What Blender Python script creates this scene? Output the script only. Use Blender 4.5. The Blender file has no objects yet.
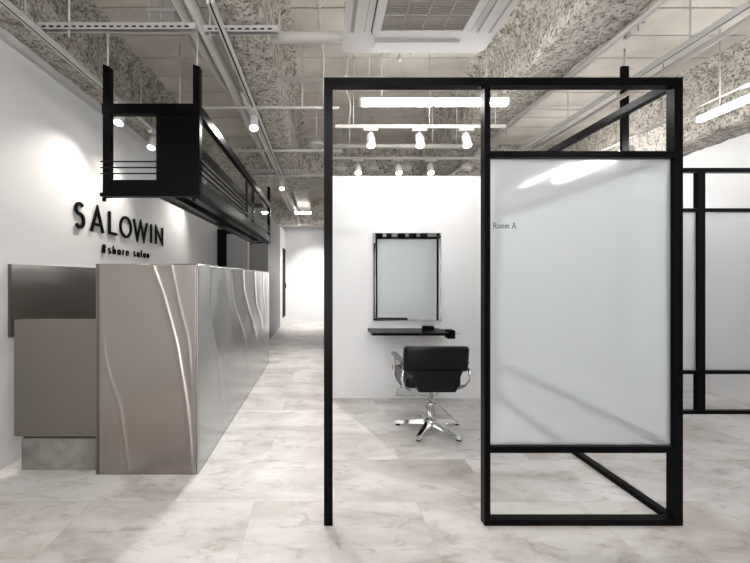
import bpy, bmesh, math, random
from mathutils import Vector, Matrix, noise
random.seed(7)
PI = math.pi
C = bpy.context.scene.collection
S = bpy.context.scene

# ------------------------------------------------------------------ materials
def mat(name, col, rough=0.5, metal=0.0, **kw):
    m = bpy.data.materials.new(name); m.use_nodes = True
    b = m.node_tree.nodes['Principled BSDF']
    b.inputs['Base Color'].default_value = (*col, 1)
    b.inputs['Roughness'].default_value = rough
    b.inputs['Metallic'].default_value = metal
    for k, v in kw.items():
        b.inputs[k].default_value = v
    return m
def N(m, t, **kw):
    n = m.node_tree.nodes.new(t)
    for k, v in kw.items():
        if k in n.inputs: n.inputs[k].default_value = v
        else: setattr(n, k, v)
    return n
def L(m, a, b): m.node_tree.links.new(a, b)
def bsdf(m): return m.node_tree.nodes['Principled BSDF']
def coords(m, scale=(1,1,1)):
    g = N(m, 'ShaderNodeNewGeometry')
    mp = N(m, 'ShaderNodeMapping'); mp.inputs['Scale'].default_value = scale
    L(m, g.outputs['Position'], mp.inputs['Vector'])
    return mp.outputs['Vector']
def ramp(m, fac, stops):
    r = N(m, 'ShaderNodeValToRGB')
    el = r.color_ramp.elements
    while len(el) < len(stops): el.new(0.5)
    for e, (p, c) in zip(el, stops): e.position = p; e.color = (*c, 1)
    L(m, fac, r.inputs['Fac']); return r.outputs['Color']
def bump(m, h, strength, dist=0.01):
    b = N(m, 'ShaderNodeBump'); b.inputs['Strength'].default_value = strength; b.inputs['Distance'].default_value = dist
    L(m, h, b.inputs['Height']); L(m, b.outputs['Normal'], bsdf(m).inputs['Normal'])

WALL = mat('white_plaster', (.73,.73,.74), .6)
v = coords(WALL, (1,1,1)); n = N(WALL, 'ShaderNodeTexNoise', Scale=60.0, Detail=3.0); L(WALL, v, n.inputs['Vector']); bump(WALL, n.outputs['Fac'], .04, .002)
GWALL = mat('grey_wall_panel', (.20,.20,.205), .45)
FWALL = mat('warm_grey_panel', (.30,.30,.30), .4)

# floor: large cloudy stone-look tiles
FLOOR = mat('stone_tile', (.6,.58,.56), .42)
def build_floor(m):
    v = coords(m)
    br = N(m, 'ShaderNodeTexBrick', Scale=1.0); br.offset = .5; br.squash = 1
    for k, x in (('Brick Width',.94),('Row Height',.47),('Mortar Size',.0012),('Mortar Smooth',.1),('Bias',0.0)): br.inputs[k].default_value = x
    br.inputs['Color1'].default_value = (0,0,0,1); br.inputs['Color2'].default_value = (1,1,1,1); br.inputs['Mortar'].default_value = (.5,.5,.5,1)
    mp = N(m, 'ShaderNodeMapping'); mp.inputs['Location'].default_value = (.397,-.155,0); L(m, v, mp.inputs['Vector']); L(m, mp.outputs[0], br.inputs['Vector'])
    # offset the clouds per tile so patterns break at joints
    sep = N(m, 'ShaderNodeVectorMath', operation='MULTIPLY_ADD'); L(m, br.outputs['Color'], sep.inputs[0]); sep.inputs[1].default_value = (7,5,3); L(m, v, sep.inputs[2])
    st = N(m, 'ShaderNodeMapping'); st.inputs['Scale'].default_value = (.8,1.7,1); L(m, sep.outputs[0], st.inputs['Vector'])
    n1 = N(m, 'ShaderNodeTexNoise', Scale=1.6, Detail=9.0, Roughness=.62, Distortion=.7); L(m, st.outputs[0], n1.inputs['Vector'])
    n2 = N(m, 'ShaderNodeTexNoise', Scale=7.0, Detail=12.0, Roughness=.76, Distortion=.6); L(m, st.outputs[0], n2.inputs['Vector'])
    base = ramp(m, n1.outputs['Fac'], [(.30,(.43,.405,.39)),(.41,(.54,.515,.50)),(.56,(.70,.69,.685)),(.72,(.75,.745,.74))])
    fine = ramp(m, n2.outputs['Fac'], [(.36,(.66,.63,.605)),(.46,(.94,.93,.92)),(.56,(1,1,1)),(.8,(.93,.93,.93))])
    mx = N(m, 'ShaderNodeMix', data_type='RGBA', blend_type='MULTIPLY'); mx.inputs[0].default_value = .9
    L(m, base, mx.inputs[6]); L(m, fine, mx.inputs[7])
    tone = ramp(m, br.outputs['Color'], [(0,(.90,.88,.865)),(1,(1.0,1.0,1.0))])
    m2 = N(m, 'ShaderNodeMix', data_type='RGBA', blend_type='MULTIPLY'); m2.inputs[0].default_value = 1
    L(m, mx.outputs[2], m2.inputs[6]); L(m, tone, m2.inputs[7])
    m3 = N(m, 'ShaderNodeMix', data_type='RGBA', blend_type='MIX'); L(m, br.outputs['Fac'], m3.inputs[0]); L(m, m2.outputs[2], m3.inputs[6]); m3.inputs[7].default_value = (.42,.40,.385,1)
    L(m, m3.outputs[2], bsdf(m).inputs['Base Color'])
    rr = N(m, 'ShaderNodeMapRange'); rr.inputs['To Min'].default_value = .33; rr.inputs['To Max'].default_value = .55; L(m, n2.outputs['Fac'], rr.inputs['Value']); L(m, rr.outputs[0], bsdf(m).inputs['Roughness'])
    bump(m, n2.outputs['Fac'], .08, .004)
build_floor(FLOOR)

DECK = mat('painted_deck_board', (.47,.44,.41), .6)
v = coords(DECK); n = N(DECK, 'ShaderNodeTexNoise', Scale=2.5, Detail=6.0, Roughness=.6); L(DECK, v, n.inputs['Vector'])
L(DECK, ramp(DECK, n.outputs['Fac'], [(.3,(.44,.405,.36)),(.55,(.58,.54,.485)),(.8,(.64,.60,.545))]), bsdf(DECK).inputs['Base Color'])
DECKGAP = mat('deck_seam', (.2,.185,.17), .8)

ROCK = mat('sprayed_rock_wool', (.45,.42,.38), .95)
v = coords(ROCK)
n1 = N(ROCK, 'ShaderNodeTexNoise', Scale=42.0, Detail=6.0, Roughness=.62, Distortion=.3); L(ROCK, v, n1.inputs['Vector'])
n2 = N(ROCK, 'ShaderNodeTexNoise', Scale=11.0, Detail=4.0, Roughness=.7); L(ROCK, v, n2.inputs['Vector'])
c1 = ramp(ROCK, n1.outputs['Fac'], [(.31,(.07,.062,.052)),(.40,(.27,.24,.205)),(.48,(.56,.53,.475)),(.7,(.74,.71,.65))])
c2 = ramp(ROCK, n2.outputs['Fac'], [(.36,(.52,.49,.46)),(.54,(1,1,1))])
mx = N(ROCK, 'ShaderNodeMix', data_type='RGBA', blend_type='MULTIPLY'); mx.inputs[0].default_value = 1
L(ROCK, c1, mx.inputs[6]); L(ROCK, c2, mx.inputs[7]); L(ROCK, mx.outputs[2], bsdf(ROCK).inputs['Base Color'])
bump(ROCK, n1.outputs['Fac'], .9, .03)

BLACK = mat('black_powder_coat', (.0015,.0013,.0018), .30, **{'Specular IOR Level': .07})
BLACKM = mat('matte_black_paint', (.002,.002,.0022), .6, **{'Specular IOR Level': .08})
SATIN = mat('satin_dark_steel', (.03,.032,.036), .22, .4)
def steel(name, col, rough, wave, sc, aniso=.0, rot=.25):
    m = mat(name, col, rough, 1.0)
    v = coords(m, sc)
    n = N(m, 'ShaderNodeTexNoise', Scale=1.0, Detail=1.0, Roughness=.4, Distortion=.4); L(m, v, n.inputs['Vector'])
    bump(m, n.outputs['Fac'], wave, .05)
    tg = N(m, 'ShaderNodeTangent', direction_type='RADIAL', axis='Z'); L(m, tg.outputs[0], bsdf(m).inputs['Tangent'])
    bsdf(m).inputs['Anisotropic'].default_value = aniso; bsdf(m).inputs['Anisotropic Rotation'].default_value = rot
    return m
STEEL = steel('brushed_stainless_steel', (.36,.325,.30), .21, .12, (3.0,1.6,.8), .7)
STEELS = steel('steel_cool_reflection_tint', (.46,.475,.48), .2, .15, (3.0,1.0,.8), .7)  # counter's side gets a cooler tint standing in for its reflected surroundings
STEELD = steel('dark_brushed_steel', (.235,.215,.192), .33, .12, (2.,2.,1.))
STEELB = steel('polished_stainless_back', (.55,.53,.515), .22, .3, (1.,1.2,3.))
EDGE = mat('steel_edge', (.18,.17,.165), .35, 1.0)
CHROME = mat('polished_chrome', (.78,.78,.78), .08, 1.0)
MIRROR = mat('mirror_silver', (.74,.75,.75), .02, 1.0)
KICK = mat('grey_concrete_board', (.32,.31,.29), .55)
v = coords(KICK); n = N(KICK, 'ShaderNodeTexNoise', Scale=7.0, Detail=7.0); L(KICK, v, n.inputs['Vector'])
L(KICK, ramp(KICK, n.outputs['Fac'], [(.3,(.10,.095,.085)),(.7,(.24,.23,.21))]), bsdf(KICK).inputs['Base Color'])
LEATHER = mat('black_vinyl', (.0015,.0015,.004), .34, **{'Specular IOR Level': .22})
v = coords(LEATHER); n = N(LEATHER, 'ShaderNodeTexNoise', Scale=300.0); L(LEATHER, v, n.inputs['Vector']); bump(LEATHER, n.outputs['Fac'], .15, .001)
GREYV = mat('grey_vinyl', (.10,.10,.105), .4)
PLASTIC = mat('white_plastic', (.62,.60,.585), .4)
DLINE = mat('dark_joint', (.05,.05,.05), .7)
GRILLE = mat('grey_grille', (.36,.33,.30), .6)
PIPE = mat('grey_white_pipe', (.50,.475,.445), .45)
GALV = mat('galvanised_strut', (.48,.47,.46), .4, .3)
TRACK = mat('white_track', (.56,.55,.53), .4)
DARKGLASS = mat('dark_window_glass', (.01,.01,.012), .08)
def emit(name, col, s):
    m = mat(name, (1,1,1)); b = bsdf(m)
    b.inputs['Emission Color'].default_value = (*col,1); b.inputs['Emission Strength'].default_value = s
    return m
TUBE = emit('lit_tube', (1,.985,.965), 31.0)
LENS = emit('lit_lens', (1,.96,.90), 12.0)

FROST = bpy.data.materials.new('frosted_glass'); FROST.use_nodes = True
nt = FROST.node_tree; nt.nodes.clear()
o = nt.nodes.new('ShaderNodeOutputMaterial')
rf = nt.nodes.new('ShaderNodeBsdfRefraction'); rf.inputs['Color'].default_value = (.97,.982,.99,1); rf.inputs['Roughness'].default_value = .26; rf.inputs['IOR'].default_value = 1.12
tl = nt.nodes.new('ShaderNodeBsdfTranslucent'); tl.inputs['Color'].default_value = (.93,.95,.965,1)
df = nt.nodes.new('ShaderNodeBsdfDiffuse'); df.inputs['Color'].default_value = (.80,.84,.87,1)
gl = nt.nodes.new('ShaderNodeBsdfGlossy'); gl.inputs['Roughness'].default_value = .06
m1 = nt.nodes.new('ShaderNodeMixShader'); m1.inputs[0].default_value = .28
m2 = nt.nodes.new('ShaderNodeMixShader'); m2.inputs[0].default_value = .14
m3 = nt.nodes.new('ShaderNodeMixShader'); lw = nt.nodes.new('ShaderNodeLayerWeight'); lw.inputs['Blend'].default_value = .5; pw = nt.nodes.new('ShaderNodeMath'); pw.operation = 'POWER'; pw.inputs[1].default_value = 4.5; nt.links.new(lw.outputs['Facing'], pw.inputs[0]); fr = nt.nodes.new('ShaderNodeMath'); fr.operation = 'MULTIPLY_ADD'; fr.inputs[1].default_value = .6; fr.inputs[2].default_value = .03; nt.links.new(pw.outputs[0], fr.inputs[0])
nt.links.new(rf.outputs[0], m1.inputs[1]); nt.links.new(tl.outputs[0], m1.inputs[2])
nt.links.new(m1.outputs[0], m2.inputs[1]); nt.links.new(df.outputs[0], m2.inputs[2])
nt.links.new(fr.outputs[0], m3.inputs[0]); nt.links.new(m2.outputs[0], m3.inputs[1]); nt.links.new(gl.outputs[0], m3.inputs[2])
nt.links.new(m3.outputs[0], o.inputs[0])

CLEAR = bpy.data.materials.new('clear_green_glass'); CLEAR.use_nodes = True
nt = CLEAR.node_tree; nt.nodes.clear()
o = nt.nodes.new('ShaderNodeOutputMaterial'); tr = nt.nodes.new('ShaderNodeBsdfTransparent'); tr.inputs['Color'].default_value = (.94,.97,.95,1)
gl = nt.nodes.new('ShaderNodeBsdfGlossy'); gl.inputs['Roughness'].default_value = .02
m3 = nt.nodes.new('ShaderNodeMixShader'); lw = nt.nodes.new('ShaderNodeLayerWeight'); lw.inputs['Blend'].default_value = .5; pw = nt.nodes.new('ShaderNodeMath'); pw.operation = 'POWER'; pw.inputs[1].default_value = 5; nt.links.new(lw.outputs['Facing'], pw.inputs[0]); fr = nt.nodes.new('ShaderNodeMath'); fr.operation = 'MULTIPLY_ADD'; fr.inputs[1].default_value = .35; fr.inputs[2].default_value = .02; nt.links.new(pw.outputs[0], fr.inputs[0])
nt.links.new(fr.outputs[0], m3.inputs[0]); nt.links.new(tr.outputs[0], m3.inputs[1]); nt.links.new(gl.outputs[0], m3.inputs[2]); nt.links.new(m3.outputs[0], o.inputs[0])

# ------------------------------------------------------------------ mesh helpers
def B(): return bmesh.new()
def box(bm, x0, x1, y0, y1, z0, z1, bevel=0.0, seg=2):
    r = bmesh.ops.create_cube(bm, size=1.0)['verts']
    for q in r: q.co = Vector(((x0+x1)/2+q.co.x*(x1-x0), (y0+y1)/2+q.co.y*(y1-y0), (z0+z1)/2+q.co.z*(z1-z0)))
    if bevel:
        es = list({e for q in r for e in q.link_edges})
        bmesh.ops.bevel(bm, geom=es, offset=bevel, segments=seg, affect='EDGES', profile=.5)
    return r
def tube(bm, pts, r, n=10, cap=True, radii=None):
    pts = [Vector(p) for p in pts]; rings = []
    up = None
    for i, p in enumerate(pts):
        if i == 0: d = pts[1]-p
        elif i == len(pts)-1: d = p-pts[i-1]
        else: d = (pts[i+1]-p).normalized() + (p-pts[i-1]).normalized()
        d.normalize()
        if up is None:
            up = Vector((0,0,1)) if abs(d.z) < .9 else Vector((1,0,0))
        a = d.cross(up)
        if a.length < 1e-4: a = d.orthogonal()
        a.normalize(); b = a.cross(d).normalized(); up = b
        rr = radii[i] if radii else r
        rings.append([bm.verts.new(p + a*math.cos(t*2*PI/n)*rr + b*math.sin(t*2*PI/n)*rr) for t in range(n)])
    for i in range(len(rings)-1):
        for t in range(n):
            f = bm.faces.new((rings[i][t], rings[i][(t+1)%n], rings[i+1][(t+1)%n], rings[i+1][t])); f.smooth = True
    if cap:
        bm.faces.new(rings[0]); bm.faces.new(rings[-1][::-1])
def lathe(bm, prof, c=(0,0,0), n=20, M=None):
    c = Vector(c); rings = []
    for r, z in prof:
        ring = []
        for t in range(n):
            p = Vector((math.cos(t*2*PI/n)*r, math.sin(t*2*PI/n)*r, z))
            if M: p = M @ p
            ring.append(bm.verts.new(c+p))
        rings.append(ring)
    for i in range(len(rings)-1):
        for t in range(n):
            f = bm.faces.new((rings[i][t], rings[i][(t+1)%n], rings[i+1][(t+1)%n], rings[i+1][t])); f.smooth = True
    if prof[0][0] > 1e-5: bm.faces.new(rings[0])
    if prof[-1][0] > 1e-5: bm.faces.new(rings[-1][::-1])
def prism(bm, poly, axis, a0, a1):
    """poly in 2D; axis 'x': (y,z), 'y': (x,z), 'z': (x,y)"""
    def P(p, a):
        return {'x':(a,p[0],p[1]), 'y':(p[0],a,p[1]), 'z':(p[0],p[1],a)}[axis]
    A = [bm.verts.new(P(p,a0)) for p in poly]; D = [bm.verts.new(P(p,a1)) for p in poly]
    bm.faces.new(A); bm.faces.new(D[::-1])
    k = len(poly)
    for i in range(k): bm.faces.new((A[i], A[(i+1)%k], D[(i+1)%k], D[i]))
def obj(name, bm, m, parent=None, smooth=False):
    bmesh.ops.remove_doubles(bm, verts=bm.verts, dist=1e-6)
    bmesh.ops.recalc_face_normals(bm, faces=bm.faces)
    if parent is not None:
        off = Vector(parent.location) if parent.parent is None else Vector(parent.location)+Vector(parent.parent.location)
    else:
        xs = [q.co for q in bm.verts]
        off = Vector(((min(p.x for p in xs)+max(p.x for p in xs))/2, (min(p.y for p in xs)+max(p.y for p in xs))/2, min(p.z for p in xs)))
    bmesh.ops.translate(bm, verts=bm.verts, vec=-off)
    me = bpy.data.meshes.new(name); bm.to_mesh(me); bm.free()
    me.materials.append(m)
    if smooth:
        for p in me.polygons: p.use_smooth = True
    ob = bpy.data.objects.new(name, me); C.objects.link(ob)
    if parent is not None: ob.parent = parent
    else: ob.location = off
    return ob
def bx(name, m, parent, *a, **k):
    bm = B(); box(bm, *a, **k); return obj(name, bm, m, parent)
def tb(name, m, parent, pts, r, n=10, **k):
    bm = B(); tube(bm, pts, r, n, **k); return obj(name, bm, m, parent)
def thing(name, label, cat, loc=(0,0,0), group=None):
    o = bpy.data.objects.new(name, None); C.objects.link(o); o.location = loc; o.empty_display_size = .1
    o['label'] = label; o['category'] = cat
    if group: o['group'] = group
    return o
def tag(o, label, cat, group=None):
    o['label'] = label; o['category'] = cat
    if group: o['group'] = group
    return o
def struct(name, bm, m, parent=None):
    o = obj(name, bm, m, parent)
    if parent is None: o['kind'] = 'structure'
    return o
def dup(root, loc, label, group=None, rot=None):
    r = root.copy(); C.objects.link(r); r.location = loc; r['label'] = label
    if rot is not None: r.rotation_euler = rot
    if group: r['group'] = group
    for ch in list(root.children):
        c = ch.copy(); C.objects.link(c); c.parent = r
        for g in ch.children:
            d = g.copy(); C.objects.link(d); d.parent = c
    return r

XL, XR, YB, YF = -2.18, 4.42, -5.6, 10.7
DZ, BZ = 3.5, 3.0
# ------------------------------------------------------------------ setting
b = B(); box(b, XL-.15, XR+.15, YB-.1, YF+.1, -.1, 0); struct('floor', b, FLOOR)
b = B(); box(b, XL-.15, XL, YB, YF, 0, DZ); struct('wall_left', b, WALL)
b = B(); box(b, XR, XR+.15, YB, YF, 0, DZ); struct('wall_right', b, WALL)
b = B(); box(b, .055, 1.93, 3.79, 3.89, 0, 2.405); box(b, .055, .155, 3.89, YF, 0, 2.405); struct('wall_booth', b, WALL)
b = B(); box(b, XL-.15, XR+.15, YF, YF+.1, 0, DZ); struct('wall_back', b, WALL)
# rear wall behind the camera with a row of dark high windows
b = B(); box(b, XL, -.75, YB-.1, YB, 0, DZ); box(b, .85, XR, YB-.1, YB, 0, DZ); box(b, -.75, .85, YB-.1, YB, 2.3, DZ); struct('wall_front', b, WALL)
wf = B(); box(wf, -.75, -.71, YB-.06, YB+.01, 0, 2.3); box(wf, .81, .85, YB-.06, YB+.01, 0, 2.3); box(wf, -.71, .81, YB-.06, YB+.01, 2.26, 2.3); w = struct('window_7', wf, BLACKM)  # added unseen opening with a glowing pane, something bright for the steel to reflect
GLOWPANE = emit('added_glow_pane', (.93,.97,1), 6.0)
bx('pane', GLOWPANE, w, -.71, .81, YB-.04, YB-.03, 0, 2.26)
wi = 0
for i in range(6):
    x = 1.95+i*.42; wi += 1
    wf = B(); w_ = .30 if i != 1 else .2
    box(wf, x-.02, x+w_+.02, YB, YB+.03, 2.5, 2.54); box(wf, x-.02, x+w_+.02, YB, YB+.03, 3.2, 3.24); box(wf, x-.02, x, YB, YB+.03, 2.54, 3.2); box(wf, x+w_, x+w_+.02, YB, YB+.03, 2.54, 3.2)
    w = struct('window_%d' % wi, wf, WALL)
    bx('pane', DARKGLASS, w, x, x+w_, YB+.005, YB+.02, 2.54, 3.2)
# corridor grey wall, its white continuation, door leaf
b = B(); box(b, XL, -1.14, 7.25, 7.33, 0, 2.64); box(b, -1.22, -1.14, 7.33, 9.3, 0, 2.64); struct('wall_corridor', b, GWALL)
b = B(); box(b, -1.22, -1.14, 9.3, YF, 0, 2.70); struct('wall_corridor_end', b, WALL)
d = B(); box(d, -1.14, -1.125, 9.85, 10.5, .18, 2.15); d = struct('door_1', d, BLACKM)
bx('handle', CHROME, d, -1.125, -1.09, 10.40, 10.42, 1.0, 1.15)
# opening in the end of the left wall: black door frame with a grey leaf
d = B(); box(d, -2.17, -1.98, 7.19, 7.25, 0, 2.3); box(d, -1.98, -1.25, 7.19, 7.25, 2.2, 2.3); d = struct('door_2', d, BLACKM)
bx('door_leaf', FWALL, d, -1.98, -1.55, 7.2, 7.245, 0, 2.2)
bx('door_frame', PLASTIC, d, -1.55, -1.52, 7.195, 7.248, 0, 2.2)

# deck boards
b = B(); y = YB; bw = .325
while y < YF:
    box(b, XL-.15, XR+.15, y+.008, min(y+bw-.008, YF), DZ, DZ+.03, bevel=0)
    y += bw
ceil = struct('ceiling', b, DECK)
b = B(); box(b, XL-.15, XR+.15, YB-.1, YF+.1, DZ+.025, DZ+.08); ch = obj('deck_seam', b, DECKGAP, ceil)
def beam(along, c0, c1, s0, s1, zb=BZ, n=1):
    """rough sprayed beam; cross-section between c0..c1, running s0..s1"""
    prof = [(c0-.16, DZ+.01), (c0-.08, DZ-.02), (c0-.02, DZ-.08)]
    k = 7
    for i in range(k): prof.append((c0, DZ-.12-(DZ-.12-zb-.02)*i/(k-1)))
    kb = max(4, int((c1-c0)/.06))
    for i in range(kb+1): prof.append((c0+.015+(c1-c0-.03)*i/kb, zb))
    for i in range(k): prof.append((c1, zb+.02+(DZ-.12-zb-.02)*i/(k-1)))
    prof += [(c1+.02, DZ-.08), (c1+.08, DZ-.02), (c1+.16, DZ+.01)]
    bm = B(); st = .07; m = int((s1-s0)/st); rows = []
    for j in range(m+1):
        s = s0+(s1-s0)*j/m; row = []
        for i, (c, z) in enumerate(prof):
            p = Vector((c, s, z)) if along == 'y' else Vector((s, c, z))
            q = noise.noise_vector(p*6.)*.016 + noise.noise_vector(p*15.)*.010
            q = Vector(q)
            if along == 'y': q.y *= .3
            else: q.x *= .3
            if i in (0, len(prof)-1): q.z = 0; q *= 4
            row.append(bm.verts.new(p+q))
        rows.append(row)
    for j in range(m):
        for i in range(len(prof)-1):
            f = bm.faces.new((rows[j][i], rows[j][i+1], rows[j+1][i+1], rows[j+1][i])); f.smooth = True
    return bm
k = 0
for a in (('y', -2.30, -1.97, YB, YF), ('y', -.675, -.39, YB, 5.95), ('y', -.60, -.30, 6.8, YF), ('y', 1.64, 2.05, YB, YF), ('y', 4.0, 4.55, YB, YF, 2.80),
          ('x', 5.92, 6.9, XL-.1, XR+.1), ('x', 9.6, 9.95, XL-.1, XR+.1, 2.75), ('x', -2.9, -2.3, XL-.1, XR+.1)):
    k += 1
    struct('trim_%d' % k, beam(*a), ROCK)

def dented(axis, u0, u1, z0, z1, face, back, sign, lines, du, dz, swell):
    """thin sheet with pressed creases; lines = [(points (u,z)), height, sigma]"""
    nu = int((u1-u0)/du); nz = int((z1-z0)/dz); bm = B(); G = []
    def at(pts, z):
        if z <= pts[0][1]: return pts[0][0] if z > pts[0][1]-.02 or pts[0][1] < .05 else None
        for (a, za), (c, zc) in zip(pts, pts[1:]):
            if za <= z <= zc: return a+(c-a)*(z-za)/(zc-za)
        return pts[-1][0]
    for j in range(nz+1):
        z = z0+(z1-z0)*j/nz; row = []
        cs = [(sum(at(P, min(max(z+o, P[0][1]), P[-1][1])) for o in (-.04,-.02,0,.02,.04))/5, hh, sg, P) for P, hh, sg in lines]
        for i in range(nu+1):
            u = u0+(u1-u0)*i/nu; h_ = swell*noise.noise(Vector((u*2.2, z*1.1, 3.1)))
            for c, hh, sg, P in cs:
                f = 1.0 if P[0][1] < .05 or z > P[0][1] else max(0, 1-(P[0][1]-z)/.15)
                if z > P[-1][1]: f = max(0, 1-(z-P[-1][1])/.15)
                h_ += f*hh*math.exp(-((u-c)/sg)**2/2)
            e = min(u-u0, u1-u)/.04
            if e < 1: h_ *= max(e, 0)
            p = face+sign*h_
            row.append(bm.verts.new((u, p, z) if axis == 'x' else (p, u, z)))
        G.append(row)
    for j in range(nz):
        for i in range(nu):
            f = bm.faces.new((G[j][i], G[j][i+1], G[j+1][i+1], G[j+1][i])); f.smooth = True
    # folded returns and back so the sheet has thickness
    loop = G[0][:] + [q[-1] for q in G[1:]] + G[-1][-2::-1] + [q[0] for q in G[-2:0:-1]]
    bk = [bm.verts.new((q.co.x, back, q.co.z) if axis == 'x' else (back, q.co.y, q.co.z)) for q in loop]
    for i in range(len(loop)):
        j = (i+1)%len(loop); bm.faces.new((loop[i], bk[i], bk[j], loop[j]))
    bm.faces.new(bk)
    return bm
# ------------------------------------------------------------------ reception counter
def rc(name, label, cat, x, y, z=0, **k): return thing(name, label, cat, (x,y,z), **k)
CX0, CX1, CY0, CY1, CZ = -1.502, -.827, 2.316, 5.38, 1.394
t = rc('reception_counter', 'tall brushed stainless steel reception counter under the hanging black frame', 'counter', -1.16, 3.85)
def pf(px, py): return ((px-323)*CY0/350, 1.3+(278-py)*CY0/350)
FL = [([pf(*q) for q in ((192.8,474.5),(190,438),(186,401),(176.5,344),(163.4,295),(152,264))], .0042, .010),
      ([pf(*q) for q in ((197,442),(195,413),(190.5,368),(188,340),(177.7,299),(170.8,264))], .0030, .009),
      ([pf(*q) for q in ((129,474.5),(124.6,442),(119.7,407),(107,368),(101,330))], .0034, .010)]
obj('front_panel', dented('x', CX0+.018, CX1-.012, 0, CZ, CY0, CY0+.012, -1, FL, .004, .012, .002), STEEL, t)
bx('edge_strip', EDGE, t, CX0, CX0+.018, CY0-.002, CY0+.03, 0, CZ)
bx('edge_strip', EDGE, t, CX1-.012, CX1-.009, CY0-.001, CY0+.012, 0, CZ)
SL = [([(2.9,.2),(2.75,.7),(2.50,1.1),(2.56,CZ)], .0035, .03), ([(3.9,.3),(3.6,.75),(3.2,1.05),(3.08,CZ)], .004, .04), ([(4.3,.6),(3.95,.9),(3.66,1.15),(3.6,CZ)], .004, .035),
      ([(4.7,.7),(4.3,1.0),(4.19,CZ)], .004, .035), ([(5.0,.8),(4.85,1.1),(4.78,CZ)], .003, .03)]
obj('side_panel', dented('y', CY0, CY1, 0, CZ, CX1, CX1-.009, 1, SL, .02, .03, .006), STEELS, t)
bx('rear_panel', STEEL, t, CX0+.05, CX1-.012, CY1-.012, CY1, 0, CZ)
bx('top_cap', STEELD, t, CX0+.3, CX1-.009, CY0+.012, CY1-.012, CZ-.03, CZ-.006)
bx('top_cap', STEELD, t, CX0+.018, CX0+.3, CY0+.012, CY0+.1, CZ-.03, CZ-.006)
bx('desk_top', STEELD, t, CX0+.03, CX1-.03, CY0+.1, CY1-.03, .72, .75)
bx('inner_panel', KICK, t, CX0+.28, CX0+.30, CY0+.1, CY1-.02, .75, CZ-.03)

t = rc('low_cabinet', 'grey-brown steel cabinet on a concrete plinth left of the counter', 'cabinet', -1.78, 2.6)
bx('body', STEELD, t, -2.055, CX0-.002, 2.352, 2.41, .235, 1.018)
bx('door', STEELD, t, -2.06, CX0-.004, 2.335, 2.351, .245, 1.02)
bx('plinth', KICK, t, -2.04, CX0-.004, 2.368, 2.46, 0, .215)
bx('shadow_gap', BLACKM, t, -2.045, CX0-.004, 2.39, 2.43, .215, .235)
t = rc('wall_panel', 'polished stainless steel panel on the left wall behind the low cabinet', 'wall panel', -2.16, 3.8, .888)
bx('panel', STEELB, t, XL+.002, XL+.02, 2.425, 5.6, .888, 1.397)
bx('edge', EDGE, t, XL+.002, XL+.022, 2.419, 2.425, .888, 1.397)

# ------------------------------------------------------------------ hanging black frame over counter
t = rc('hanging_shelf', 'long black steel shelf frame hung from the ceiling above the steel counter', 'hanging shelf', -1.15, 3.9, 1.83)
HX0, HX1, HY0, HY1 = -1.473, -.827, 2.34, 5.5; HM = HX0+.355
for (x, y) in ((HX0, HY0), (HX1-.043, HY0), (HM, HY1-.045), (HX1-.043, HY1-.045)):
    b = B(); box(b, x, x+.045, y, y+.045, 1.845, 2.70)
    prism(b, [(x, 2.70), (x+.045, 2.70), (x+.045, 2.715), (x, 2.73)], 'y', y, y+.045)
    u = obj('upright', b, BLACK, t)
    tb('hanger_rod', PIPE, t, [(x+.022, y+.022, 2.715), (x+.022, y+.022, 2.952)], .006, 8)
    bm = B(); box(bm, x-.004, x+.012, y+.0, y+.02, 1.815, 1.84); obj('foot_bolt', bm, BLACK, t)
for z0, z1, e in ((2.397, 2.465, .004), (1.845, 1.868, .012)):
    nm = 'top_rail' if z0 > 2 else 'bottom_rail'
    bx(nm, BLACK, t, HX0-e, HX1+e, HY0-e, HY0+.04, z0, z1)
    bx(nm, BLACK, t, HM, HX1+e, HY1-.04, HY1+e, z0, z1)
    bx(nm, BLACK, t, HX1-.04, HX1+e, HY0+.04, HY1-.04, z0, z1)
    bx(nm, BLACK, t, HM, HM+.035, HY0+.04, HY1-.04, z0, z1)
bx('fascia', BLACK, t, HX0+.01, HX1-.002, HY0+.002, HY0+.02, 1.868, 1.957)
bx('fascia', SATIN, t, HX1-.02, HX1-.002, HY0+.02, HY1-.02, 1.868, 1.957)
bx('fascia', SATIN, t, HM+.002, HM+.018, HY0+.02, HY1-.02, 1.868, 1.957)
bx('end_panel', BLACK, t, HX0+.355, HX1-.005, HY0+.006, HY0+.026, 1.957, 2.397)
bx('glass_pane', CLEAR, t, HX1-.02, HX1-.014, HY0+.05, HY1-.05, 1.957, 2.397)
bx('bottom_panel', SATIN, t, HM+.03, HM+.10, HY0+.03, HY1-.03, 1.850, 1.862)
bx('bottom_panel', SATIN, t, HX1-.11, HX1-.03, HY0+.03, HY1-.03, 1.850, 1.862)
bx('recess', BLACKM, t, HM+.08, HX1-.09, HY0+.05, HY1-.05, 1.875, 1.885)
bx('cross_bar', BLACK, t, HX1-.04, HX1-.015, (HY0+HY1)/2-.012, (HY0+HY1)/2+.012, 1.957, 2.397)
for z in (1.997, 2.037, 2.077):
    tb('rod', BLACK, t, [(HX0-.012, HY0-.004, z), (HX0+.36, HY0-.004, z)], .005, 8)
    tb('rod', BLACK, t, [(HX1+.006, HY0+.0, z), (HX1+.006, HY1, z)], .005, 8)

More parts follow.
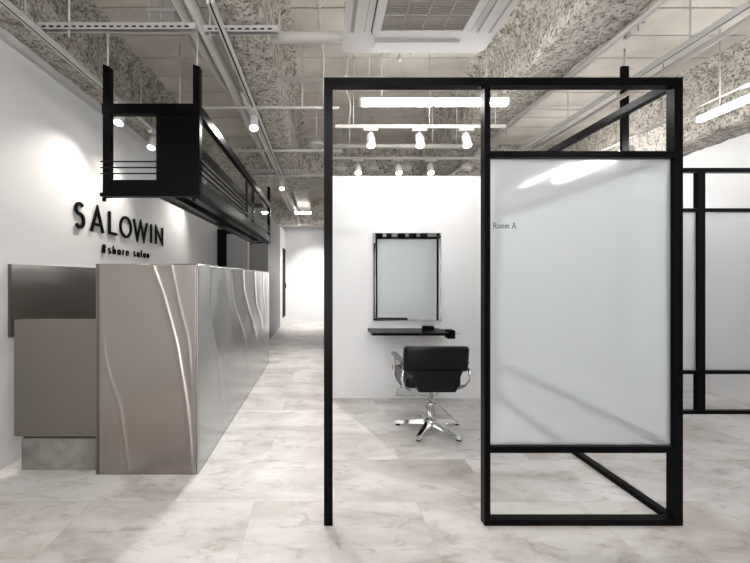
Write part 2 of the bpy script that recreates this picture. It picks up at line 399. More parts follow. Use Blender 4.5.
# ------------------------------------------------------------------ wall sign
def arc(cx, cy, rx, ry, a0, a1, n=14):
    return [(cx+rx*math.cos(math.radians(a0+(a1-a0)*i/n)), cy+ry*math.sin(math.radians(a0+(a1-a0)*i/n))) for i in range(n+1)]
def ribbon(bm, pts, w, to3, closed=False, depth=(0,1)):
    P = [Vector(p) for p in pts]; k = len(P); l, r = [], []
    for i in range(k):
        if closed: a, c = P[(i-1)%k], P[(i+1)%k]
        else: a, c = P[max(i-1,0)], P[min(i+1,k-1)]
        d1 = (P[i]-a); d2 = (c-P[i])
        if d1.length < 1e-9: d1 = d2
        if d2.length < 1e-9: d2 = d1
        d1 = d1.normalized(); d2 = d2.normalized(); n1 = Vector((-d1.y,d1.x)); n2 = Vector((-d2.y,d2.x))
        nn = (n1+n2)
        nn = n1 if nn.length < .05 else nn.normalized()
        s = min(1/max(nn.dot(n1), .3), 2.6)
        l.append(P[i]+nn*w/2*s); r.append(P[i]-nn*w/2*s)
    V = [[bm.verts.new(to3(q.x, q.y, dd)) for q in side] for side in (l, r) for dd in depth]
    l0, l1, r0, r1 = V
    rng = range(k) if closed else range(k-1)
    for i in rng:
        j = (i+1)%k
        for f in ((l1[i], l1[j], r1[j], r1[i]), (l0[i], r0[i], r0[j], l0[j]), (l0[i], l0[j], l1[j], l1[i]), (r0[i], r1[i], r1[j], r0[j])):
            bm.faces.new(f)
    if not closed:
        for i in (0, k-1): bm.faces.new((l0[i], l1[i], r1[i], r0[i]))
h = .17/2
GL = {   # unit cap height, unit width after stretch
 'S': [arc(.28,.745,.21,.195,35,270)+arc(.28,.30,.235,.25,90,-145)[1:]],
 'A': [[(.03,0),(.5,.96),(.97,0)], [(.2,.30),(.8,.30)]],
 'L': [[(.09,1),(.09,.07),(.66,.07)]],
 'O': [arc(.5,.5,.44,.45,0,352,44)],
 'W': [[(.03,1),(.36,.05),(.70,.95),(1.03,.05),(1.37,1)]],
 'I': [[(.07,0),(.07,1)]],
 'N': [[(.08,0),(.08,.93),(.78,.07),(.78,1)]],
}
GWID = {'S':.56,'A':1.0,'L':.68,'O':1.0,'W':1.4,'I':.15,'N':.86}
t = rc('wall_sign', 'black raised letters SALOWIN above #share salon on the left wall', 'sign', XL, 3.9, 1.54)
YS = {'S':(3.055,3.18),'A':(3.27,3.455),'L':(3.535,3.685),'O':(3.735,3.965),'W':(4.005,4.32),'I':(4.395,4.44),'N':(4.52,4.745)}
for ch_, (a, c) in YS.items():
    b = B(); sx = (c-a)/GWID[ch_]; cap = .235
    for s in GL[ch_]:
        P = [(p[0]*sx, p[1]*cap) for p in s]
        ribbon(b, P, .028, lambda u, v_, d_: (XL+.005+.015*d_, a+u, 1.742+v_), closed=(ch_ == 'O'))
    o = obj('letter', b, BLACKM, t)
sm = {
 '#': ([[(.22,0),(.34,1)],[(.50,0),(.62,1)],[(.05,.33),(.72,.33)],[(.12,.68),(.80,.68)]], .85),
 's': ([arc(.22,.49,.16,.14,40,270,8)+arc(.22,.18,.18,.165,90,-150,8)[1:]], .45),
 'h': ([[(.08,0),(.08,1)], [(.08,.4)]+arc(.27,.38,.19,.22,180,0,8)+[(.46,0)]], .56),
 'a': ([arc(.28,.31,.24,.29,0,345,18)+[(.52,.31)], [(.54,.62),(.54,0)]], .62),
 'r': ([[(.08,0),(.08,.62)], [(.08,.4)]+arc(.26,.38,.18,.22,180,70,6)], .38),
 'e': ([[(.04,.32),(.5,.32)]+arc(.28,.31,.24,.29,0,310,16)], .56),
 'l': ([[(.08,0),(.08,1)]], .18),
 'o': ([arc(.29,.31,.25,.29,0,345,20)+[(.54,.31)]], .60),
 'n': ([[(.08,0),(.08,.62)], [(.08,.4)]+arc(.27,.38,.19,.22,180,0,8)+[(.46,0)]], .56),
 ' ': ([], .35)}
u0 = 3.43; cap = .085; tot = sum(sm[c_][1] for c_ in '#share salon'); gap = (.935 - tot*cap)/11
for c_ in '#share salon':
    b = B()
    for s in sm[c_][0]:
        ribbon(b, [(p[0]*cap, p[1]*cap) for p in s], .0115, lambda u, v_, d_: (XL+.004+.012*d_, u0+u, 1.548+v_))
    if sm[c_][0]: obj('tagline_letter', b, BLACKM, t)
    u0 += sm[c_][1]*cap+gap

# ------------------------------------------------------------------ glass partitions
FY = 1.835
t = rc('glass_partition', 'black framed frosted glass partition marked Room A in the foreground', 'partition', .95, 2.8)
bx('post', BLACK, t, .005, .051, FY, FY+.045, 0, 2.31)
bx('post', BLACK, t, .847, .878, FY, FY+.045, .031, 2.31)
bx('post', BLACK, t, 1.843, 1.888, FY, FY+.045, .031, 2.31)
bx('top_rail', BLACK, t, .005, 1.888, FY, FY+.045, 2.31, 2.352)
bx('bottom_rail', BLACK, t, .847, 1.888, FY, FY+.045, 0, .031)
bx('glass_rail', BLACK, t, .878, 1.843, FY, FY+.045, 1.932, 1.966)
bx('glass_rail', BLACK, t, .878, 1.843, FY, FY+.045, .382, .415)
g = bx('glass_panel', FROST, t, .878, 1.843, FY+.022, FY+.030, .415, 1.932)
# return side to the booth wall
bx('top_rail', BLACK, t, 1.843, 1.888, FY+.045, 3.785, 2.31, 2.352)
bx('bottom_rail', BLACK, t, 1.843, 1.888, FY+.045, 3.785, 0, .031)
bx('glass_rail', BLACK, t, 1.843, 1.888, FY+.045, 3.74, 1.932, 1.966)
bx('glass_rail', BLACK, t, 1.843, 1.888, FY+.045, 3.74, .382, .415)
bx('post', BLACK, t, 1.843, 1.888, 3.74, 3.785, .031, 2.31)
bx('glass_panel', FROST, t, 1.862, 1.870, FY+.045, 3.74, .415, 1.932)
# lettering Room A (serif strokes)
RA = {
 'R': ([[(.12,0),(.12,1)],[(.12,.97)]+arc(.35,.73,.22,.24,90,-90,8)+[(.12,.49)],[(.36,.49),(.66,.03)],[(.0,.02),(.26,.02)],[(0,.98),(.2,.98)],[(.56,.02),(.76,.02)]], .78),
 'o': ([arc(.27,.32,.22,.3,0,345,18)+[(.49,.32)]], .60),
 'm': ([[(.1,0),(.1,.62)],[(.1,.45)]+arc(.26,.42,.16,.18,180,0,6)+[(.42,0)],[(.42,.45)]+arc(.58,.42,.16,.18,180,0,6)+[(.74,0)],[(0,.02),(.2,.02)],[(.32,.02),(.52,.02)],[(.64,.02),(.84,.02)]], .92),
 'A': ([[(.06,0),(.38,1),(.7,0)],[(.18,.34),(.58,.34)],[(-.04,.02),(.18,.02)],[(.58,.02),(.82,.02)]], .8),
 ' ': ([], .3)}
def room_text(parent, x0, z0, y, cap, sgn=1, name='lettering'):
    b = B(); u = 0
    for c_ in 'Room A':
        for s in RA[c_][0]:
            ribbon(b, [(p[0]*cap, p[1]*cap) for p in s], cap*.11, lambda a_, v_, d_: (x0+sgn*(u+a_), y-.0012*d_*sgn, z0+v_))
        u += (RA[c_][1]+.05)*cap
    return obj(name, b, BLACKM, parent)
room_text(t, .902, 1.564, FY+.0218, .029)

# partition B, farther right, hung from the deck
PY = 3.34
t = rc('glass_partition', 'black framed frosted glass partition at far right behind the foreground one', 'partition', 3.6, PY)
bx('top_rail', BLACK, t, 2.86, XR-.005, PY, PY+.045, 2.31, 2.352)
bx('bottom_rail', BLACK, t, 2.86, XR-.005, PY, PY+.045, 0, .031)
for x0, x1 in ((2.86, 2.905), (3.58, 3.65), (XR-.05, XR-.005)):
    bx('post', BLACK, t, x0, x1, PY, PY+.045, .031, 2.31)
for x0, x1 in ((2.905, 3.58), (3.65, XR-.05)):
    bx('glass_rail', BLACK, t, x0, x1, PY, PY+.045, 1.932, 1.966)
    bx('glass_rail', BLACK, t, x0, x1, PY, PY+.045, .382, .415)
    bx('glass_panel', FROST, t, x0, x1, PY+.022, PY+.030, .415, 1.932)
bx('hanger', BLACK, t, 2.862, 2.930, PY+.01, PY+.035, 2.352, 3.33)
tb('hanger_rod', PIPE, t, [(2.896, PY+.022, 3.33), (2.896, PY+.022, DZ)], .007, 8)

# partition behind the camera, seen in the mirror
QY = -2.96
t = rc('glass_partition', 'black framed frosted glass partition seen only in the mirror', 'partition', 2.4, QY)
bx('top_rail', BLACK, t, 1.52, 3.28, QY-.045, QY, 2.31, 2.352)
bx('bottom_rail', BLACK, t, 1.52, 3.28, QY-.045, QY, 0, .031)
for x0, x1 in ((1.52, 1.59), (3.23, 3.28)):
    bx('post', BLACK, t, x0, x1, QY-.045, QY, .031, 2.31)
bx('glass_rail', BLACK, t, 1.59, 3.23, QY-.045, QY, .382, .415)
bx('glass_panel', FROST, t, 1.59, 3.23, QY-.030, QY-.022, .415, 2.31)
bx('top_rail', BLACK, t, 3.235, 3.28, QY, QY+1.9, 2.31, 2.352)
bx('bottom_rail', BLACK, t, 3.235, 3.28, QY, QY+1.9, 0, .031)
bx('post', BLACK, t, 3.235, 3.28, QY+1.9, QY+1.945, 0, 2.352)
bx('glass_panel', FROST, t, 3.254, 3.262, QY, QY+1.9, .031, 2.31)

# ------------------------------------------------------------------ mirror, shelf
t = rc('wall_mirror', 'rectangular wall mirror on the booth wall above the black shelf', 'mirror', .907, 3.78, .848)
bx('backing', EDGE, t, .540, 1.275, 3.775, 3.789, .848, 1.785)
bx('mirror_glass', MIRROR, t, .542, 1.273, 3.770, 3.775, .850, 1.783)
bx('bottom_channel', CHROME, t, .540, 1.275, 3.766, 3.789, .842, .850)
t = rc('wall_shelf', 'thin black wall shelf beneath the mirror', 'shelf', .85, 3.62, .73)
bx('shelf_board', BLACK, t, .483, 1.25, 3.45, 3.789, .731, .757, bevel=.002)
bx('socket_box', BLACKM, t, 1.25, 1.325, 3.50, 3.60, .69, .775, bevel=.004)
tb('support_arm', BLACK, t, [(1.287,3.6,.74),(1.287,3.789,.74)], .012, 8)
tb('dryer_hook', CHROME, t, [(1.325,3.55,.735),(1.39,3.54,.738)], .004, 8)
o = bx('card_holder', BLACKM, None, 1.05, 1.165, 3.66, 3.72, .757, .795, bevel=.004)
tag(o, 'small black box lying on the wall shelf under the mirror', 'box')

# ------------------------------------------------------------------ styling chair
cx, cy = .925, 3.02
t = rc('styling_chair', 'black salon styling chair with chrome arms and five-star base', 'chair', cx, cy)
# base
b = B(); lathe(b, [(.0,.10),(.045,.10),(.06,.075),(.055,.045),(.0,.04)], (cx,cy,0), 20); obj('hub', b, CHROME, t)
for ang in (90, 162, 234, 306, 18):
    a = math.radians(ang); d_ = Vector((math.cos(a), math.sin(a), 0)); s_ = Vector((-d_.y, d_.x, 0))
    b = B(); rows = []
    for q, w_, zt, zb in ((.03,.028,.088,.050),(.15,.027,.064,.034),(.27,.025,.044,.018),(.30,.022,.038,.015)):
        p = Vector((cx,cy,0))+d_*q
        rows.append([b.verts.new(p+s_*w_+Vector((0,0,zb))), b.verts.new(p+s_*w_*.6+Vector((0,0,zt))), b.verts.new(p-s_*w_*.6+Vector((0,0,zt))), b.verts.new(p-s_*w_+Vector((0,0,zb)))])
    for i in range(3):
        for j in range(4): b.faces.new((rows[i][j], rows[i][(j+1)%4], rows[i+1][(j+1)%4], rows[i+1][j]))
    b.faces.new(rows[0]); b.faces.new(rows[-1][::-1])
    leg = obj('leg', b, CHROME, t)
    b = B(); p = Vector((cx,cy,0))+d_*.275; lathe(b, [(.02,0),(.022,.012),(.016,.018)], p, 12); obj('glide', b, BLACKM, leg)
b = B(); lathe(b, [(.035,.09),(.035,.20),(.040,.205),(.040,.235),(.024,.24),(.024,.35)], (cx,cy,0), 20); obj('gas_column', b, CHROME, t)
tb('pump_lever', CHROME, t, [(cx+.02,cy-.01,.235),(cx+.05,cy-.06,.225),(cx+.155,cy-.22,.145),(cx+.02,cy-.24,.135)], .006, 8)
tb('pump_lever', CHROME, t, [(cx-.02,cy-.01,.235),(cx-.06,cy-.08,.22),(cx-.04,cy-.1,.17),(cx+.0,cy-.13,.12)], .007, 8)
b = B(); box(b, cx-.14, cx+.14, cy-.10, cy+.12, .375, .395, .004); box(b, cx-.05, cx+.05, cy-.06, cy+.06, .34, .376, .004); obj('seat_plate', b, CHROME, t)
# seat
ux = .905
b = B(); box(b, ux-.225, ux+.225, cy-.17, cy+.28, .395, .495, .032, 4); obj('seat', b, LEATHER, t, smooth=True)
b = B(); box(b, ux-.228, ux+.228, cy-.13, cy+.26, .41, .43, .008, 2); obj('seat_piping', b, GREYV, t)
# backrest: wide upper pad with rounded ends, tapering lower panel
def pad(x0, x1, z0, z1, y0, y1, r):
    bm = B(); box(bm, x0, x1, y0, y1, z0, z1, r, 4); return bm
yb = cy-.285; bxc = .898
b = pad(bxc-.257, bxc+.257, .556, .760, yb, yb+.075, .026)
for q in b.verts: q.co.y += -(q.co.z-.55)*.16 - ((q.co.x-bxc)/.257)**2*(-.035)
bk = obj('backrest', b, LEATHER, t, smooth=True)
b = B()
prism(b, [(bxc-.205,.575),(bxc+.205,.575),(bxc+.172,.49),(bxc+.148,.400),(bxc-.148,.400),(bxc-.172,.49)], 'y', yb+.012, yb+.05)
bmesh.ops.bevel(b, geom=b.edges[:], offset=.006, segments=2, affect='EDGES')
obj('backrest_panel', b, LEATHER, t)
for s in (-1, 1): tb('back_bracket', CHROME, t, [(bxc+s*.1, yb+.04, .43), (bxc+s*.1, cy-.12, .375), (bxc+s*.1, cy-.02, .352)], .011, 8)
for s in (-1, 1):
    X = ux+s*.252
    for dz in (0, .018):
        pts = [(X, cy-.18+dz, .595), (X+s*.012, cy-.225+dz, .565), (X+s*.022, cy-.235+dz, .49), (X, cy-.20+dz*1.2, .43), (X-s*.03, cy-.13, .385+dz), (X-s*.08, cy-.08, .356+dz*.3)]
        a_ = tb('arm_frame', CHROME, t, pts, .008, 8)
    tb('arm_frame', CHROME, t, [(X-s*.02, cy+.17, .36), (X, cy+.19, .42), (X, cy+.17, .56), (X, cy+.14, .60)], .009, 8)
    b = B(); box(b, X-.026, X+.026, cy-.20, cy+.20, .598, .626, .011, 3); obj('armrest', b, GREYV, t, smooth=True)
    b = B(); prism(b, [(cy-.10,.43),(cy+.0,.37),(cy+.12,.37),(cy+.36,.43),(cy+.34,.47),(cy+.0,.525)], 'x', X-s*.02-.007, X-s*.02+.007)
    bmesh.ops.bevel(b, geom=b.edges[:], offset=.004, segments=2, affect='EDGES'); obj('side_panel', b, GREYV, t)
# footrest
tb('footrest', CHROME, t, [(cx-.18,cy+.24,.37),(cx-.20,cy+.38,.22),(cx-.20,cy+.46,.13),(cx+.20,cy+.46,.13),(cx+.20,cy+.38,.22),(cx+.18,cy+.24,.37)], .010, 8)
tb('footrest', CHROME, t, [(cx-.20,cy+.36,.24),(cx+.20,cy+.36,.24)], .007, 8)

# ------------------------------------------------------------------ ceiling cassette
AX0, AX1, AY0, AY1, AZ = .13, 1.085, 1.425, 2.38, 2.83
t = rc('air_conditioner', 'white four-way ceiling air conditioner with grey square grille', 'air conditioner', .607, 1.9, AZ)
def rr(x0, x1, y0, y1, r, n=6):
    P = []
    for (a, c, s) in ((x1-r,y1-r,0),(x0+r,y1-r,90),(x0+r,y0+r,180),(x1-r,y0+r,270)):
        P += [(a+r*math.cos(math.radians(s+90*i/n)), c+r*math.sin(math.radians(s+90*i/n))) for i in range(n+1)]
    return P
def annulus(bm, A, D, z0, z1):
    """ring between outlines A (outer) and D (inner), equal counts"""
    k = len(A)
    v = [[bm.verts.new((p[0],p[1],z)) for p in P] for P in (A, D) for z in (z0, z1)]
    for i in range(k):
        j = (i+1)%k
        for q in ((v[0][i],v[0][j],v[2][j],v[2][i]), (v[1][i],v[3][i],v[3][j],v[1][j]), (v[0][i],v[1][i],v[1][j],v[0][j]), (v[2][i],v[2][j],v[3][j],v[3][i])): bm.faces.new(q)
b = B(); annulus(b, rr(AX0,AX1,AY0,AY1,.05), rr(AX0+.185,AX1-.185,AY0+.185,AY1-.185,.02), AZ, AZ+.04); obj('panel', b, PLASTIC, t)
b = B(); box(b, AX0+.05, AX1-.05, AY0+.05, AY1-.05, AZ+.045, AZ+.30); obj('housing', b, GALV, t)
b = B(); annulus(b, rr(AX0+.175,AX1-.175,AY0+.175,AY1-.175,.05), rr(AX0+.225,AX1-.225,AY0+.225,AY1-.225,.01), AZ-.012, AZ+.004); obj('grille_frame', b, PLASTIC, t)
b = B(); annulus(b, rr(AX0+.166,AX1-.166,AY0+.166,AY1-.166,.055), rr(AX0+.174,AX1-.174,AY0+.174,AY1-.174,.05), AZ-.001, AZ+.002); obj('joint', b, DLINE, t)
gx0, gx1, gy0, gy1 = AX0+.225, AX1-.225, AY0+.225, AY1-.225
b = B(); n_ = 32
for i in range(n_):
    y = gy0+(gy1-gy0)*i/n_; box(b, gx0, gx1, y+.002, y+.011, AZ-.006, AZ-.001)
box(b, gx0, gx1, gy0, gy1, AZ+.012, AZ+.015)
for i in range(1,4):
    x = gx0+(gx1-gx0)*i/4; box(b, x-.004, x+.004, gy0, gy1, AZ-.009, AZ-.0005); y = gy0+(gy1-gy0)*i/4; box(b, gx0, gx1, y-.004, y+.004, AZ-.009, AZ-.0005)
obj('grille', b, GRILLE, t)
for (x0,x1,y0,y1) in ((AX0+.04,AX0+.13,AY0+.2,AY1-.2),(AX1-.13,AX1-.04,AY0+.2,AY1-.2),(AX0+.2,AX1-.2,AY1-.13,AY1-.04),(AX0+.2,AX1-.2,AY0+.04,AY0+.13)):
    vert = (x1-x0) < (y1-y0)
    b = B(); box(b, x0, x1, y0, y1, AZ-.002, AZ+.001); lv = obj('air_outlet', b, GRILLE if vert else PLASTIC, t)
    if vert:
        sgn = -1 if x0 < .6 else 1
        b = B(); box(b, x0+(.022 if sgn < 0 else .006), x1-(.006 if sgn < 0 else .022), y0+.004, y1-.004, AZ-.010, AZ-.004)
    else:
        b = B(); box(b, x0+.004, x1-.004, y0+.012, y1-.012, AZ-.007, AZ-.003)
    obj('louvre', b, PLASTIC, lv)
for x in (AX0+.02, AX1-.02):
    for y in (AY0+.06, AY1-.06): tb('hanger_rod', GALV, t, [(x,y,AZ+.04),(x,y,DZ)], .006, 8)

# ------------------------------------------------------------------ lights
def tube_light(x, y, z, length, along, label, group='slim ceiling tube lights', drop=None):
    t = thing('tube_light', label, 'ceiling light', (x,y,z), group)
    hl = length/2
    def bb(x0,x1,y0,y1,z0,z1):
        if along == 'x': return (x+y0, x+y1, y+x0, y+x1, z+z0, z+z1)
        return (x+x0, x+x1, y+y0, y+y1, z+z0, z+z1)
    bx('housing', PLASTIC, t, *bb(-.012,.012,-hl,hl,.050,.064))
    for s in (-1, 1):
        b = B()
        p0, p1 = s*.012, s*(hl-.02)
        if s < 0: p0, p1 = p1, p0
        box(b, *bb(-.024,.024,p0,p1,.004,.050), bevel=.009); obj('tube', b, TUBE, t)
    bx('end_cap', PLASTIC, t, *bb(-.028,.028,-hl,-hl+.02,.002,.052)); bx('end_cap', PLASTIC, t, *bb(-.028,.028,hl-.02,hl,.002,.052))
    for s in (-.35, .35):
        q = (x+s*length, y, z+.06) if along == 'x' else (x, y+s*length, z+.06)
        tb('hanger_rod', PIPE, t, [q, (q[0], q[1], DZ)], .005, 6)
    return t
tube_light(.92, 2.9, 2.725, 1.24, 'x', 'white tube light hanging sideways above the styling chair booth', None)
tube_light(3.44, 2.60, 2.72, 1.24, 'y', 'white tube light at upper right, nearer of two in line', None)
tube_light(3.44, 4.52, 2.72, 1.24, 'y', 'white tube light at right, farther one glimpsed over the glass frame', None)
tube_light(-.46, 8.1, 2.78, .4, 'x', 'short white ceiling light far down the corridor')
for (x, y, al) in ((.4,.3,'x'), (3.2,-1.3,'y'), (.9,-.6,'x'), (-.2,-1.6,'x'), (-1.5,-2.6,'x'), (-1.2,-4.2,'x'), (2.6,8.2,'y')):  # extra fixtures added out of view to brighten the room
    tube_light(x, y, 2.74, 1.24, al, 'added white tube light, unseen, behind the camera or beyond the booth', 'added tube lights outside the picture')

def track(name, x0, y0, x1, y1, z, label, rods=(), w=.02, m=TRACK):
    t = thing(name, label, 'lighting track', ((x0+x1)/2,(y0+y1)/2,z))
    ax = abs(x1-x0) > abs(y1-y0)
    b = B()
    if ax: box(b, x0,x1,y0-w,y0-.006,z,z+.034); box(b, x0,x1,y0+.006,y0+w,z,z+.034); box(b, x0,x1,y0-.006,y0+.006,z+.02,z+.034)
    else: box(b, x0-w,x0-.006,y0,y1,z,z+.034); box(b, x0+.006,x0+w,y0,y1,z,z+.034); box(b, x0-.006,x0+.006,y0,y1,z+.02,z+.034)
    obj('track_body', b, m, t)
    b = B()
    if ax: box(b, x0+.02,x1-.02,y0-.006,y0+.006,z+.002,z+.0199)
    else: box(b, x0-.006,x0+.006,y0+.02,y1-.02,z+.002,z+.0199)
    obj('slot', b, BLACKM, t)
    for (rx, ry) in rods: tb('hanger_rod', PIPE, t, [(rx,ry,z+.034),(rx,ry,DZ)], .005, 6)
    return t
track('lighting_track', -1.87, .3, -1.87, 9.3, 2.9, 'white slotted lighting track along the top of the left wall', [(-1.87,y) for y in (1.0,2.2,3.6,5.0,6.5)])
track('lighting_track', -.66, 2.04, -.66, 10.0, 2.9, 'white slotted lighting track beside the pipes above the corridor', [(-.66,y) for y in (2.5,3.9,5.3)])
track('lighting_track', 2.52, .3, 2.52, 5.6, 2.9, 'white slotted lighting track running diagonally at upper right', [(2.52,y) for y in (1.2,2.4,3.6,4.8)])
track('lighting_track', .12, 3.45, 1.8, 3.45, 2.775, 'white lighting track across the booth, nearer of the two rows', [(x,3.45) for x in (.30,1.05,1.7)], .011, PIPE)
track('lighting_track', .12, 4.5, 2.2, 4.5, 2.82, 'white lighting track across behind the booth wall, farther of two rows', [(x,4.5) for x in (.5,1.3,2.0)], .011, PIPE)

def aim(d):  # matrix turning -Z onto d
    return Vector((0,0,-1)).rotation_difference(Vector(d).normalized()).to_matrix()
def spot(x, y, z, d, label, energy, ang=55, along='y', group='track spotlights', col=(1,.93,.85)):
    """z is the underside of the track"""
    t = thing('track_spotlight', label, 'spotlight', (x,y,z), group)
    if along == 'y': bx('adapter', TRACK, t, x-.018, x+.018, y-.07, y+.07, z-.028, z)
    else: bx('adapter', TRACK, t, x-.07, x+.07, y-.018, y+.018, z-.028, z)
    tb('stem', TRACK, t, [(x,y,z-.028),(x,y,z-.075)], .007, 8)
    M = aim(d); c = Vector((x,y,z-.10))
    b = B(); lathe(b, [(.0,.055),(.028,.055),(.036,.045),(.040,.0),(.045,-.085),(.039,-.086)], c, 18, M); hd = obj('lamp_head', b, TRACK, t)
    b = B(); lathe(b, [(.0,-.078),(.039,-.079),(.039,-.088),(.0,-.089)], c, 18, M); obj('lens', b, LENS, hd)
    li = bpy.data.lights.new('spot_beam', 'SPOT'); li.energy = energy*.45; li.color = col; li.spot_size = math.radians(ang*2); li.spot_blend = 1.0; li.shadow_soft_size = .04
    lo = bpy.data.objects.new('spot_beam', li); C.objects.link(lo); lo.parent = t
    lo.location = (c + M @ Vector((0,0,-.11))) - Vector(t.location)
    lo.rotation_euler = aim(d).to_euler()
    return t
W = 'white spotlight on the left wall track, '
for y, e, l in ((.1,16,'added unseen above the camera, outside the picture'),(.9,16,'added unseen near the camera, outside the picture'),(1.7,16,'added unseen just outside the picture'),(3.24,34,'in the hanging frame opening, left one'),(3.85,34,'in the hanging frame opening, right one'),(5.5,40,'glimpsed beyond the hanging frame\'s solid end panel'),(8.7,60,'farthest from the camera')):  # the three nearest are added for streaks on the steel and floor fill
    spot(-1.87, y, 2.9, (-.06,-.42 if y > 2 else .35,-1.0), W+l, e*(2.0 if y > 2 else .6), 52)
for y, e, l in ((3.35,110,'nearest one, just right of the hanging frame'),(5.6,260,'middle one, above the far end of the counter'),(9.3,420,'farthest one, lighting the corridor end wall')):
    spot(-.66, y, 2.9, (.05,-.4,-1) if y < 9 else (.3,.35,-1), 'white spotlight on the corridor track, '+l, e, 55, col=(1,.96,.91))
for x, l in ((.47,'left of three'),(.95,'middle of three'),(1.41,'right of three')):
    spot(x, 3.45, 2.775, (.0,-.42,-1), 'white spotlight on the nearer booth track, '+l, 2.5, 60, 'x')
for x, l in ((.45,'left of three'),(.97,'middle of three'),(1.38,'right of three')):
    spot(x, 4.5, 2.82, (0,-.4,-1), 'white spotlight above the booth wall on the farther track, '+l, 9, 55, 'x')

# ------------------------------------------------------------------ struts, pipes, cables
def strut(x0, x1, y, z, label):
    t = thing('strut_channel', label, 'strut', ((x0+x1)/2, y, z))
    b = B(); box(b, x0, x1, y, y+.003, z, z+.041); box(b, x0, x1, y+.038, y+.041, z, z+.041); box(b, x0, x1, y, y+.041, z+.041, z+.044); obj('channel', b, GALV, t)
    b = B(); x = x0+.03
    while x < x1-.04: box(b, x, x+.028, y-.0015, y, z+.012, z+.022); x += .05
    obj('slot_row', b, BLACKM, t)
    return t
t = strut(-1.9, -.845, 2.325, 2.955, 'long slotted metal strut carrying the hanging black frame')
tb('hanger_rod', GALV, t, [(-1.70,2.345,2.91),(-1.70,2.345,DZ)], .007, 8)
t = strut(-.80, -.30, 2.335, 2.945, 'short slotted metal strut under the rough beam near the air conditioner')
tb('hanger_rod', GALV, t, [(-.76,2.355,2.91),(-.76,2.355,DZ)], .006, 8)
t = strut(-1.9, -.3, 5.47, 2.955, 'slotted metal strut at the far end of the hanging frame')

def pipe(name, label, pts, r, cat='pipe', m=PIPE, n=12, group=None, hang=()):
    o = tag(tb(name, m, None, pts, r, n), label, cat, group)
    for (x, y, z) in hang: tb('hanger_rod', PIPE, o, [(x,y,z+r*.9),(x,y,DZ)], .005, 6)
    return o
pipe('pipe', 'thick pale pipe along the corridor ceiling beside the hanging frame', [(-.86,.6,3.1),(-.86,9.55,3.1)], .038)
pipe('pipe', 'pale jointed pipe left of the thick corridor ceiling pipe', [(-1.02,2.3,3.22),(-1.0,3.4,3.22),(-.93,3.6,3.2),(-.93,9.5,3.2)], .032)
pipe('pipe', 'slim pale pipe between corridor track and beam', [(-.74,3.2,2.98),(-.74,9.5,2.98)], .018)
pipe('pipe', 'thick horizontal pipe left of the air conditioner', [(-.36,2.44,2.975),(.21,2.44,2.975),(.235,2.43,2.975),(.24,2.385,2.975)], .036)
pipe('pipe', 'horizontal conduit crossing above the top left corner of the booth frame', [(-.36,3.05,3.03),(.55,3.05,3.03)], .022, hang=[(-.2,3.05,3.03),(.4,3.05,3.03)])
pipe('pipe', 'thin horizontal conduit crossing the ceiling left of the booth', [(-1.2,3.35,2.93),(.15,3.35,2.93)], .012)
pipe('pipe', 'horizontal conduit above the far end of the hanging frame', [(-1.25,4.6,2.975),(.25,4.6,2.975)], .018)
pipe('pipe', 'short horizontal pipe hung before the cross beam over the corridor', [(-1.1,5.75,2.99),(.15,5.75,2.99)], .03, hang=[(-1.0,5.75,2.99),(.1,5.75,2.99)])
pipe('pipe', 'white round pipe behind the row of booth spotlights', [(.0,3.93,2.78),(1.64,3.93,2.78)], .025, hang=[(.3,3.93,2.78),(1.5,3.93,2.78)])
pipe('pipe', 'pale pipe fixed along the right edge of the beam above the booth', [(2.08,.5,3.0),(2.08,5.9,3.0)], .022)
pipe('pipe', 'pale conduit running beside the upper right lighting track', [(2.80,.3,3.0),(2.80,5.4,3.0)], .022)
pipe('pipe', 'thin conduit along the left side of the right hand beam', [(3.5,.5,2.9),(3.5,5.94,2.9)], .012, hang=[(3.5,y,2.9) for y in (1.2,2.35,3.6,5.0)])
pipe('conduit', 'bent vertical conduit dropping left of the booth frame top', [(-.03,2.6,3.49),(-.03,2.6,3.2),(-.01,2.62,3.12),(.0,2.7,3.0),(.0,3.05,2.95),(.01,3.1,2.78)], .010, 'conduit')
pipe('conduit', 'curved cable from the ceiling toward the air conditioner', [(-.03,2.5,3.22),(-.01,2.5,3.28),(.05,2.5,3.33),(.15,2.5,3.36),(.3,2.5,3.42),(.34,2.5,3.499)], .010, 'conduit')
def curve(P, n=10):
    out = []; P = [Vector(p) for p in P]; P = [P[0]]+P+[P[-1]]
    for i in range(1, len(P)-2):
        for k in range(n):
            u = k/n; a, b_, c, d = P[i-1], P[i], P[i+1], P[i+2]
            out.append(.5*((2*b_)+(-a+c)*u+(2*a-5*b_+4*c-d)*u*u+(-a+3*b_-3*c+d)*u**3))
    return out+[P[-2]]
pipe('conduit', 'curved conduit sweeping across the deck at upper right', curve([(2.2,2.9,3.40),(2.3,2.6,3.44),(2.6,2.35,3.46),(3.1,2.3,3.46),(3.9,2.3,3.46)]), .014, 'conduit')
pipe('conduit', 'curved conduit seen through the top opening of the glass frame', curve([(1.9,3.9,3.44),(2.3,4.2,3.44),(2.7,4.4,3.42),(3.5,4.4,3.42)]), .012, 'conduit')
pipe('cable', 'sagging grey cable above the hanging black frame', curve([(-1.23,2.2,3.46),(-1.15,2.6,3.38),(-1.15,3.2,3.36),(-.95,3.6,3.30),(-.7,4.0,3.3)]), .011, 'cable')
pipe('cable', 'grey cable curving over the slotted strut at upper left', curve([(-1.3,2.0,3.40),(-1.15,2.0,3.44),(-1.0,2.0,3.46),(-.95,1.98,3.40)]), .009, 'cable')
pipe('cable', 'thin cable hanging behind the row of booth spotlights', curve([(.25,3.45,3.48),(.22,3.45,3.2),(.27,3.45,3.0),(.25,3.45,2.82)]), .008, 'cable')
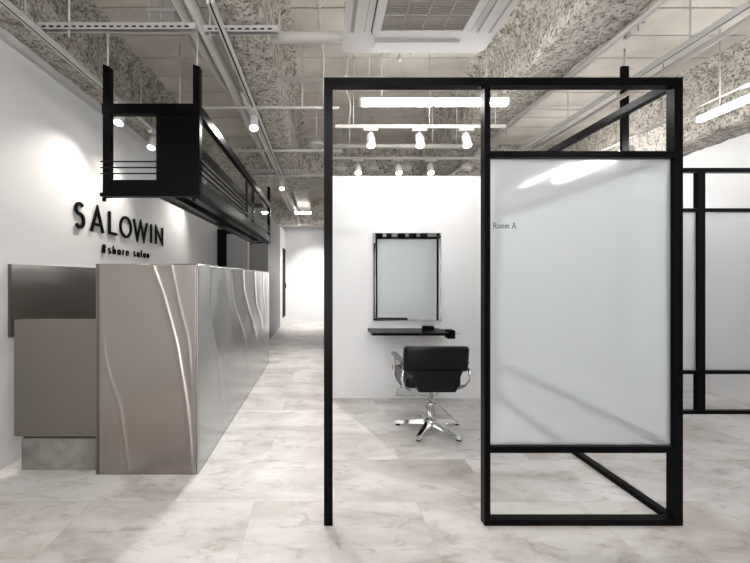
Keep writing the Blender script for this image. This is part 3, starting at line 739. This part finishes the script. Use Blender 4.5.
# ceiling inserts: small U bolts left on the deck
def ubolt(name, x, y, label, n=3):
    t = thing(name, label, 'bracket', (x,y,3.2), 'metal brackets fixed to the deck')
    for k_ in range(n):
        tb('threaded_rod', GALV, t, [(x+k_*.09,y,DZ),(x+k_*.09,y,3.24 if k_ != 1 else 3.18)], .008, 8)
    bx('cross_plate', GALV, t, x-.04, x+(n-1)*.09+.04, y-.015, y+.015, 3.29, 3.31)
    b = B(); lathe(b, [(.012,3.18),(.022,3.19),(.022,3.22),(.012,3.23)], (x+.09,y,0), 10); obj('nut', b, GALV, t)
    return t
ubolt('ceiling_bracket', -1.30, 2.62, 'small bolted metal bracket under the deck above the hanging frame')
ubolt('ceiling_bracket', .58, 3.05, 'small bolted metal bracket under the deck behind the air conditioner')
ubolt('ceiling_bracket', 2.30, 2.75, 'small bolted metal bracket under the deck near the black hanger')
# thin rods hanging at intervals
for i, (x, y, z, l) in enumerate(((-.32,2.6,2.98,'thin rod holding the horizontal pipe left of the air conditioner'),(-.2,3.35,2.93,'thin rod beside the rough beam left of the booth'),(-1.35,3.3,2.6,'thin white rod above the opening of the hanging frame'),(1.25,4.0,2.8,'thin rod behind the booth spotlights'),(3.75,2.5,3.0,'thin rod above the right hand tube light'),(2.0,3.2,3.0,'thin rod seen through the top opening of the glass frame'))):
    pipe('ceiling_rod', l, [(x,y,z),(x,y,DZ)], .006, 'rod')
# conduit joint ring near right tube
b = B(); lathe(b, [(.0,-.02),(.03,-.02),(.035,0),(.03,.02),(.0,.02)], (3.5,2.9,2.9), 16); tag(obj('junction_box', b, GALV, None), 'round junction box above the right hand tube light', 'junction box')
# dome
b = B(); lathe(b, [(.0,.07),(.03,.068),(.06,.05),(.085,.015),(.09,0),(.0,0)], (-.075,3.9,2.78), 24); dm = thing('ceiling_speaker', 'small grey dome hanging left of the booth frame post', 'ceiling speaker', (-.075,3.9,2.78)); obj('dome', b, GALV, dm); tb('rod', GALV, dm, [(-.075,3.9,2.85),(-.075,3.9,DZ)], .006, 8)
# round white lamps beyond booth wall
for x, l in ((.24,'leftmost'),(.68,'second from left'),(1.12,'third from left'),(1.93,'rightmost')):
    t = thing('hanging_sensor', 'round white ceiling fitting above the booth wall, '+l+' of four', 'ceiling fitting', (x,4.75,2.76), 'round fittings above the booth wall')
    b = B(); lathe(b, [(.0,.0),(.06,.0),(.075,.02),(.075,.05),(.055,.06),(.055,.09),(.0,.10)], (x,4.75,2.76), 18); obj('body', b, PLASTIC, t)
    tb('rod', PIPE, t, [(x,4.75,2.85),(x,4.75,DZ)], .005, 6)

# ------------------------------------------------------------------ world & camera
w = bpy.data.worlds.new('World'); S.world = w; w.use_nodes = True
w.node_tree.nodes['Background'].inputs[0].default_value = (.8,.85,.9,1); w.node_tree.nodes['Background'].inputs[1].default_value = .1
cam = bpy.data.cameras.new('Camera'); co = bpy.data.objects.new('Camera', cam); C.objects.link(co)
co.location = (0,0,1.3); co.rotation_euler = (PI/2,0,0)
cam.sensor_fit = 'HORIZONTAL'; cam.sensor_width = 36; cam.lens = 350/750*36
cam.shift_x = (375-323)/750; cam.shift_y = (278-281.5)/750
cam.clip_start = .05
S.camera = co
S.view_settings.view_transform = 'Standard'; S.view_settings.look = 'None'; S.view_settings.gamma = 1; S.view_settings.use_curve_mapping = False
S.view_settings.exposure = .97
